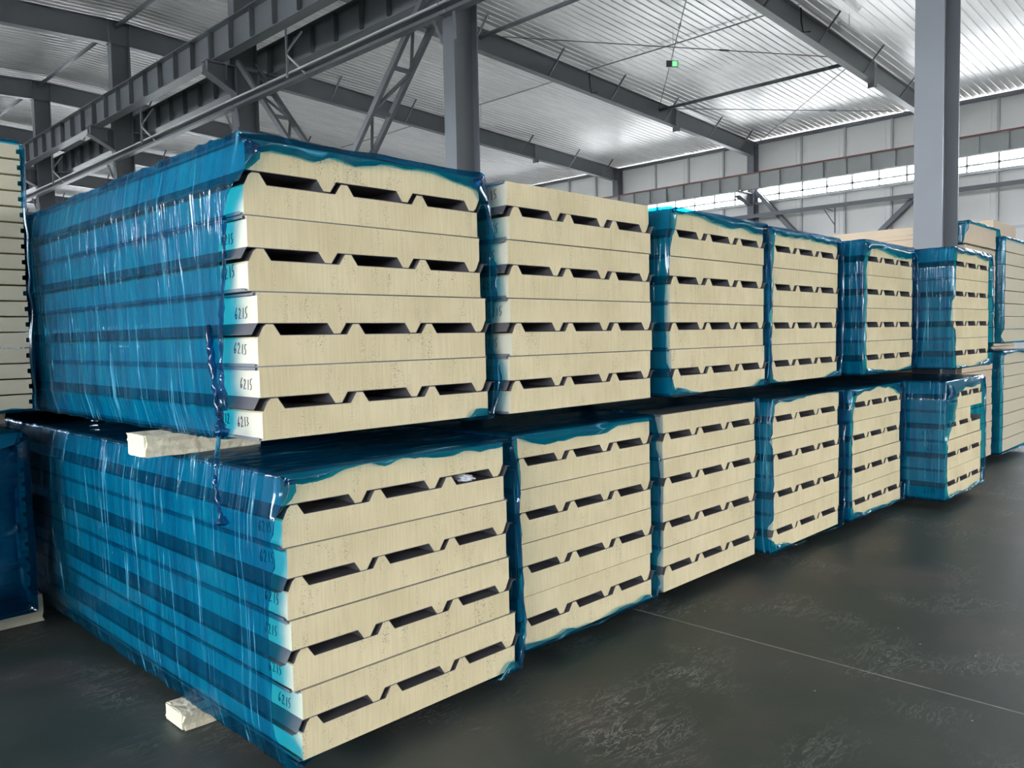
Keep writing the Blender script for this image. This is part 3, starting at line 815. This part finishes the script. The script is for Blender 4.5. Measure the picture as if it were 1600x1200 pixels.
# (row, number, x0, y0, z0, pair x offsets top..bottom, film keys or None, film resolution)
ZU, ZL = 1.142, .080
Bk = -.35
STACKS = [
 ('upper', 1, 1.068, .030, ZU, (-.014, -.012, .013, .016),
  [(0, -.22), (.5, -.17), (1.2, -.15), (1.5, -.12), (1.85, -.07), (2.2, .02), (2.6, .08), (3, .075), (3.2, .05), (3.5, .045), (3.7, .035), (3.85, .05), (4, .09), (4.6, .06), (5.2, .0), (5.8, -.01), (6.3, .01), (6.9, .05), (7.1, .05), (7.25, -.1), (7.8, -.25)], (150, 260)),
 ('upper', 2, 2.180, -.010, ZU, (.004, -.003, .006, 0),
  [(0, -.05), (.4, -.16), (1, -.25), (2, -.3), (3, -.5), (4, -.5), (5, -.3), (6.5, -.1), (7.5, -.2)], (90, 90)),
 ('upper', 3, 3.347, -.020, ZU, (0, -.004, .002, .004),
  [(0, .03), (.5, .02), (1.2, .0), (1.6, -.01), (1.9, .02), (2.4, .06), (2.8, .06), (3, .03), (3.3, .035), (3.7, .06), (4, .07), (5, .02), (5.6, 0), (6.6, .02), (7, .06), (7.15, .02), (7.5, -.05), (7.95, .05)], (90, 90)),
 ('upper', 4, 4.502, .018, ZU, (.006, .003, .002, -.008),
  [(0, .03), (1, .03), (1.6, .035), (2, .05), (3, .05), (3.5, .045), (4, .06), (5, .02), (6, .01), (7, .05), (7.5, -.03)], (90, 90)),
 ('upper', 5, 5.735, -.080, ZU, (.004, .002, 0, .002),
  [(0, .04), (.6, .05), (1.2, .03), (2, .05), (2.6, .09), (3, .09), (3.2, .05), (3.5, .08), (3.8, .10), (4, .09), (5, .02), (6, .01), (7, .05), (7.5, .01)], (90, 110)),
 ('upper', 6, 6.872, -.345, ZU, (-.012, -.008, .004, .008),
  [(0, .03), (1, .02), (1.5, -.01), (2, .02), (2.6, .06), (3, .05), (3.5, .04), (4, .07), (5, .03), (6, .01), (7, .06), (7.5, .01)], (90, 120)),
 ('lower', 1, 1.132, -.030, ZL, (-.022, -.012, -.004, .022),
  [(0, .03), (.5, .0), (1, -.03), (1.3, -.045), (1.6, -.02), (1.9, .0), (2.2, .03), (2.6, .07), (3, .05), (3.3, .02), (3.7, .025), (4, .03), (5, .02), (6, .01), (6.8, .05), (7.05, .06), (7.2, -.05), (7.7, -.15)], (150, 260)),
 ('lower', 2, 2.279, .065, ZL, (-.008, -.008, .002, 0),
  [(0, .05), (1, .06), (1.5, .05), (2, .06), (3, .03), (3.2, .06), (3.6, .045), (4, .03), (5, .01), (6, .0), (6.8, .02), (7.1, .035), (7.5, .02)], (90, 110)),
 ('lower', 3, 3.398, .065, ZL, (.001, 0, .001, -.002),
  [(0, -.10), (1, -.12), (2, -.14), (3, -.16), (4, -.10), (5, -.05), (6, -.04), (7, -.03), (7.5, -.15)], (90, 90)),
 ('lower', 4, 4.497, .0, ZL, (-.006, -.002, .006, .006),
  [(0, .06), (.6, .02), (1, -.02), (1.3, .01), (2, .0), (2.5, .02), (3, .03), (3.6, .01), (4, .02), (5, .01), (6, .01), (7, .02), (7.4, -.02)], (90, 90)),
 ('lower', 5, 5.658, -.020, ZL, (-.004, -.006, 0, .008),
  [(0, .06), (1, .03), (1.5, .01), (2, .05), (2.8, .10), (3, .06), (3.3, .03), (3.75, .03), (4, .12), (4.5, .03), (5, .01), (6, .0), (7, .03), (7.5, .02)], (90, 90)),
 ('lower', 6, 6.815, -.312, ZL, (0, -.004, -.002, .012),
  [(0, .05), (1, .02), (1.3, .0), (1.55, .03), (1.75, .24), (2, .30), (2.6, .27), (3, .17), (3.4, .09), (4, .06), (5, .03), (6, .02), (7, .06), (7.4, .02)], (110, 140)),
]
MARKS = {('upper', 1): {2: '6215', 3: '6215', 4: '6215', 5: '6215', 6: '6215', 7: '1412 6213'},
         ('upper', 2): {0: '6215', 1: '6215', 2: '6215', 3: '6215', 4: '6215', 5: '6215', 6: '6215'},
         ('lower', 1): {1: '6215', 2: '6215', 3: '6215', 4: '6215', 5: '6215', 6: '6215'},
         ('lower', 4): {4: '6215'}, ('upper', 5): {6: '6215'}, ('upper', 6): {6: '1412 6215', 7: '6215'}, ('lower', 6): {3: '6215', 4: '6215', 7: '6215'}}
for row, num, x0, y0, z0, xo, keys, res_ in STACKS:
    where = '%s stack from left in %s row' % (ORD[num-1], row)
    rd = random.Random(num*10+len(row)+(3 if row == 'lower' else 0))
    for i in range(8):
        inv = (i % 2 == 0); pair = i//2
        zb = z0+(3-pair)*HP
        if inv: zb += T_+.0005          # ribs hang down to the pan of the panel below
        dx = xo[pair]+rd.uniform(-.003, .003); dy = rd.uniform(-.005, .005)
        cut = (row, num, i) == ('lower', 6, 2)
        t = thing('sandwich_panel', ('narrow cream foam roof panel, ' if cut else 'cream foam-core roof panel, ') + from_top(i, 8) + ' in ' + where, 'roof panel',
                  (x0+dx, y0+dy, zb), (0, 0, math.radians(rd.uniform(-.05, .05))), 'ribbed foam panels in the two front rows')
        ms = PMC if cut else PM[inv]
        core_o, _, _ = [link(nm, me, t) for nm, me in zip(('foam_core', 'profiled_sheet', 'flat_sheet'), ms)]
        tx = MARKS.get((row, num), {}).get(i)
        if tx:
            yq = .035+rd.uniform(0, .05)
            for word in reversed(tx.split()):
                me, wd = writing(word, .032+rd.uniform(0, .008), num*100+i)
                zz = .034+rd.uniform(0, .012)+(.02 if inv else 0)
                o = link('handwriting', me, core_o, (-.0012, yq+wd, zz), (math.radians(rd.uniform(-6, 6)), 0, 0))
                o['label'] = 'handwritten number in black marker'
                yq += wd+.05
    hull = stack_hull(x0, z0, xo)
    desc = {('upper', 1): 'bright blue stretch film wrapped round first stack of upper row', ('upper', 2): 'blue film pulled back from the bare second stack of upper row'}
    lab = desc.get((row, num), 'blue stretch film sleeve round '+where)
    w = thing('stretch_film', lab, 'plastic film', (0, 0, 0), None, 'blue film round the front stacks')
    me = film_mesh(hull, y0-.006, LEN, keys, num*13+(100 if row == 'lower' else 0), res_[0], res_[1], amp=.003 if num > 1 else .007)
    link('sleeve', me, w)
    if (row, num) == ('upper', 1):
        # twisted tail hanging at the near corner
        def rope(pts, rad, sd):
            r_ = random.Random(sd); mb = MB()
            P_ = []
            for a, b in zip(pts, pts[1:]):
                for k in range(8):
                    f = k/8; P_.append(Vector(a).lerp(Vector(b), f)+Vector((r_.uniform(-.003, .003),)*3))
            P_.append(Vector(pts[-1]))
            n = len(P_)
            mb.tube(P_, [rad*(.55+.6*r_.random())*(1 if k < n*.8 else 1+2.0*(k-n*.8)/(n*.2)) for k in range(n)], 7)
            return mb.mesh('film_tail', 'film', smooth=True)
        link('film_tail', rope([(1.012, .155, 1.30), (1.010, .175, 1.17), (1.004, .19, 1.07), (.998, .195, 1.0), (1.0, .17, .90), (1.005, .175, .86)], .009, 4), w)
        link('film_tail', rope([(1.018, .24, 1.52), (1.012, .21, 1.38), (1.008, .165, 1.25), (1.006, .15, 1.16)], .013, 8), w)
        link('film_tail', rope([(1.02, .10, 1.86), (1.018, .11, 1.72), (1.016, .14, 1.55), (1.014, .15, 1.38), (1.012, .145, 1.24)], .008, 12), w)

# foam spacer blocks
def block(loc, size, label, seed):
    rd = random.Random(seed)
    nx, ny_, nz = 24, 5, 4
    mb = MB(); vid = {}
    bm = bmesh.new()
    bmesh.ops.create_cube(bm, size=1)
    bmesh.ops.subdivide_edges(bm, edges=bm.edges[:], cuts=5, use_grid_fill=True)
    for v in bm.verts:
        jx = .02 if abs(v.co.x) > .49 else .0
        v.co = Vector((v.co.x*size[0]+rd.uniform(-jx, jx)*.3, v.co.y*size[1]+rd.uniform(-.004, .004), v.co.z*size[2] + (rd.uniform(-.003, .0) if v.co.z > 0 else rd.uniform(0, .003))))
    me = bpy.data.meshes.new('spacer_block'); bm.to_mesh(me); bm.free(); me.materials.append(M['block'])
    t = thing('spacer_block', label, 'spacer block', loc, None, 'foam spacer blocks')
    bo = link('foam_body', me, t)
    mb = MB(); mb.box(-size[0]/2-.004, -size[0]/2+.002, -size[1]/2+.012, size[1]/2-.004, -size[2]/2+.004, size[2]/2-.004)
    link('end_skin', mb.mesh('end_skin', 'side'), bo)
    return t
zg = (ZL+4*HP+ZU)/2; hg = ZU-(ZL+4*HP)-.022
block((1.17, .71, zg), (.44, .17, hg), 'cream foam block wedged between first upper and first lower stack', 1)
block((1.25, .70, .036), (.42, .16, .068), 'cream foam block on the floor under first lower stack', 2)
for n, x0 in ((2, 2.18), (3, 3.35), (4, 4.5), (5, 5.72), (6, 6.76)):
    block((x0+.5, 1.5, zg), (.98, .16, hg), 'foam block between upper and lower rows at the %s stack from left' % ORD[n-1], 10+n)
    block((x0+.55, 1.2, .036), (.98, .16, .068), 'foam block on the floor beneath the %s lower stack from left' % ORD[n-1], 20+n)
for yy, w in ((4.8, 'rear'),):
    for n, x0 in ((1, 1.1), (2, 2.18), (3, 3.35), (4, 4.5), (5, 5.72), (6, 6.76)):
        block((x0+.5, yy, zg), (.98, .16, hg), 'rear foam block between the rows at %s stack from left' % ORD[n-1], 30+n)
        block((x0+.55, yy, .036), (.98, .16, .068), 'rear foam block on the floor under %s stack from left' % ORD[n-1], 40+n)

# crumpled scrap in the first gap of the lower first stack
bm = bmesh.new(); bmesh.ops.create_icosphere(bm, subdivisions=3, radius=1)
rd = random.Random(3)
for v in bm.verts:
    k = .65+.6*rd.random(); v.co = Vector((v.co.x*.034*k, v.co.y*.05*k, v.co.z*.0165*(.6+.4*rd.random())))
me = bpy.data.meshes.new('plastic_scrap'); bm.to_mesh(me); bm.free(); me.materials.append(M['scrap'])
tag(link('plastic_scrap', me, None, (1.905, -.01, ZL+3*HP+T_+.0175)), 'crumpled clear plastic scrap stuffed in top gap of first lower stack', 'plastic scrap')

# ================================================================== OTHER STACKS
def slab_meshes(W, D, L_, mat, gap=.005, notch=True):
    f = MB()
    if notch:
        poly = [(0, gap), (W, gap), (W, D*.34), (W-.014, D*.36), (W-.014, D*.64), (W, D*.66), (W, D-gap), (0, D-gap), (0, D*.62), (-.010, D*.60), (-.010, D*.40), (0, D*.38)]
    else:
        poly = [(0, gap), (W, gap), (W, D-gap), (0, D-gap)]
    f.prism_y(poly, 0, L_)
    a = MB(); a.box(-.004, W+.006, .008, L_, D-gap, D-gap+.0015)
    b = MB(); b.box(-.004, W+.006, .008, L_, gap-.0015, gap)
    return f.mesh('foam_core', mat), a.mesh('face_sheet', 'cream_sheet'), b.mesh('face_sheet', 'cream_sheet')
def slab_stack(n, x0, y0, z0, W, D, L_, mat, where, group, seed, jit=.004):
    ms = slab_meshes(W, D, L_, mat); rd = random.Random(seed)
    for i in range(n):
        t = thing('flat_panel', 'flat cream panel, %s in %s' % (from_top(i, n), where), 'wall panel',
                  (x0+rd.uniform(-jit, jit), y0+rd.uniform(-jit, jit), z0+(n-1-i)*D), None, group)
        for nm, me in zip(('foam_core', 'face_sheet', 'face_sheet'), ms): link(nm, me, t)

def box_film(x0, x1, y0, z0, z1, L_, keys, label, seed, npts=70, ny=70, amp=.004):
    hull = [(x0-.006, z0-.004), (x0-.006, z1-.03), (x0+.03, z1+.006), (x1-.03, z1+.006), (x1+.006, z1-.03), (x1+.006, z0-.004)]
    t = thing('stretch_film', label, 'plastic film', (0, 0, 0), None, 'blue film round the other stacks')
    link('sleeve', film_mesh(hull, y0, L_, keys, seed, npts, ny, amp), t)

# left edge, further back
LX, LY = -.125, 2.09
slab_stack(17, LX, LY, 1.152, 1.105, .0752, 4.2, 'wallfoam', 'tall upper stack at left edge', 'flat panels at the left edge', 5, .002)
slab_stack(12, LX-.03, LY+.03, .155, 1.09, .0740, 4.2, 'wallfoam', 'lower stack at left edge', 'flat panels at the left edge', 6, .002)
box_film(LX-.012, LX+1.112, LY, 1.152, 1.152+17*.0752, 4.2, [(0, .02), (1, .02), (2, .01), (3, .012), (4, .008), (5, .022), (5.3, .02), (5.7, .02)], 'thin blue film edge round tall upper stack at left edge', 301)
box_film(LX-.045, LX+1.075, LY+.02, .155, .155+12*.0740, 4.2, [(0, .5), (1, .5), (2, .5), (3, .5), (4, .5), (5, .5)], 'teal film covering the front of lower stack at left edge', 302)
block((.42, LY+.55, 1.098), (1.1, .18, .086), 'foam block between the two stacks at left edge', 60)
block((.46, LY+.40, .076), (1.2, .18, .148), 'foam block on floor under lower stack at left edge', 61)

# right background
RG = 'flat panels in the right background'
RX1, RX2 = 8.49, 9.76
slab_stack(6, RX1+.04, .04, .09, 1.08, .185, 6.2, 'tan', 'lower background stack right of the near column', RG, 71)
slab_stack(6, RX1+.03, .03, 1.30, 1.10, .163, 6.2, 'tan', 'middle background stack right of the near column', RG, 72)
slab_stack(1, RX1+.0, .02, 1.30+6*.163+.004, 1.10, .205, 6.2, 'tan', 'topmost layer of background stack right of near column', RG, 73)
slab_stack(8, RX2, .0, .09, 1.12, .138, 6.2, 'wallfoam', 'lower stack at right edge', RG, 74)
slab_stack(8, RX2+.03, .0, 1.30, 1.12, .141, 6.2, 'wallfoam', 'upper stack at right edge', RG, 75)
slab_stack(12, 11.25, .45, .09, 1.1, .226, 6.2, 'tan', 'tallest background stack behind right edge', RG, 76)
box_film(RX1-.01, RX1+1.12, .01, 2.28, 2.49, .22, [(0, -.02), (1, .015), (2, .012), (3, .012), (4, .02), (5, -.01)], 'blue film round topmost background layer right of near column', 311, 60, 50)
box_film(RX2-.01, RX2+1.16, -.01, 1.295, 2.43, 6.2, [(0, .0), (1, .02), (2, .02), (3, .03), (4, .02), (5, .01)], 'blue film round upper stack at right edge', 312, 60, 50)
box_film(RX2-.02, RX2+1.14, -.01, .085, 1.196, 6.2, [(0, .01), (1, .03), (2, .05), (2.5, .03), (3, .05), (4, .03), (5, .01)], 'blue film round lower stack at right edge', 313, 60, 50)
for yy in (.5, 4.8):
    w = 'front' if yy < 1 else 'rear'
    block((RX1+.62, yy, 1.25), (1.1, .16, .092), w+' foam block inside background stack right of near column', 80)
    block((RX2+.55, yy, 1.245), (1.1, .16, .088), w+' foam block between the two stacks at right edge', 81)
    block((RX1+.62, yy, .042), (1.1, .16, .08), w+' foam block under background stack right of near column', 82)
    block((RX2+.55, yy, .042), (1.1, .16, .08), w+' foam block under lower stack at right edge', 83)
    block((11.8, yy+.4, .042), (1.1, .16, .08), w+' foam block under tallest background stack', 84)
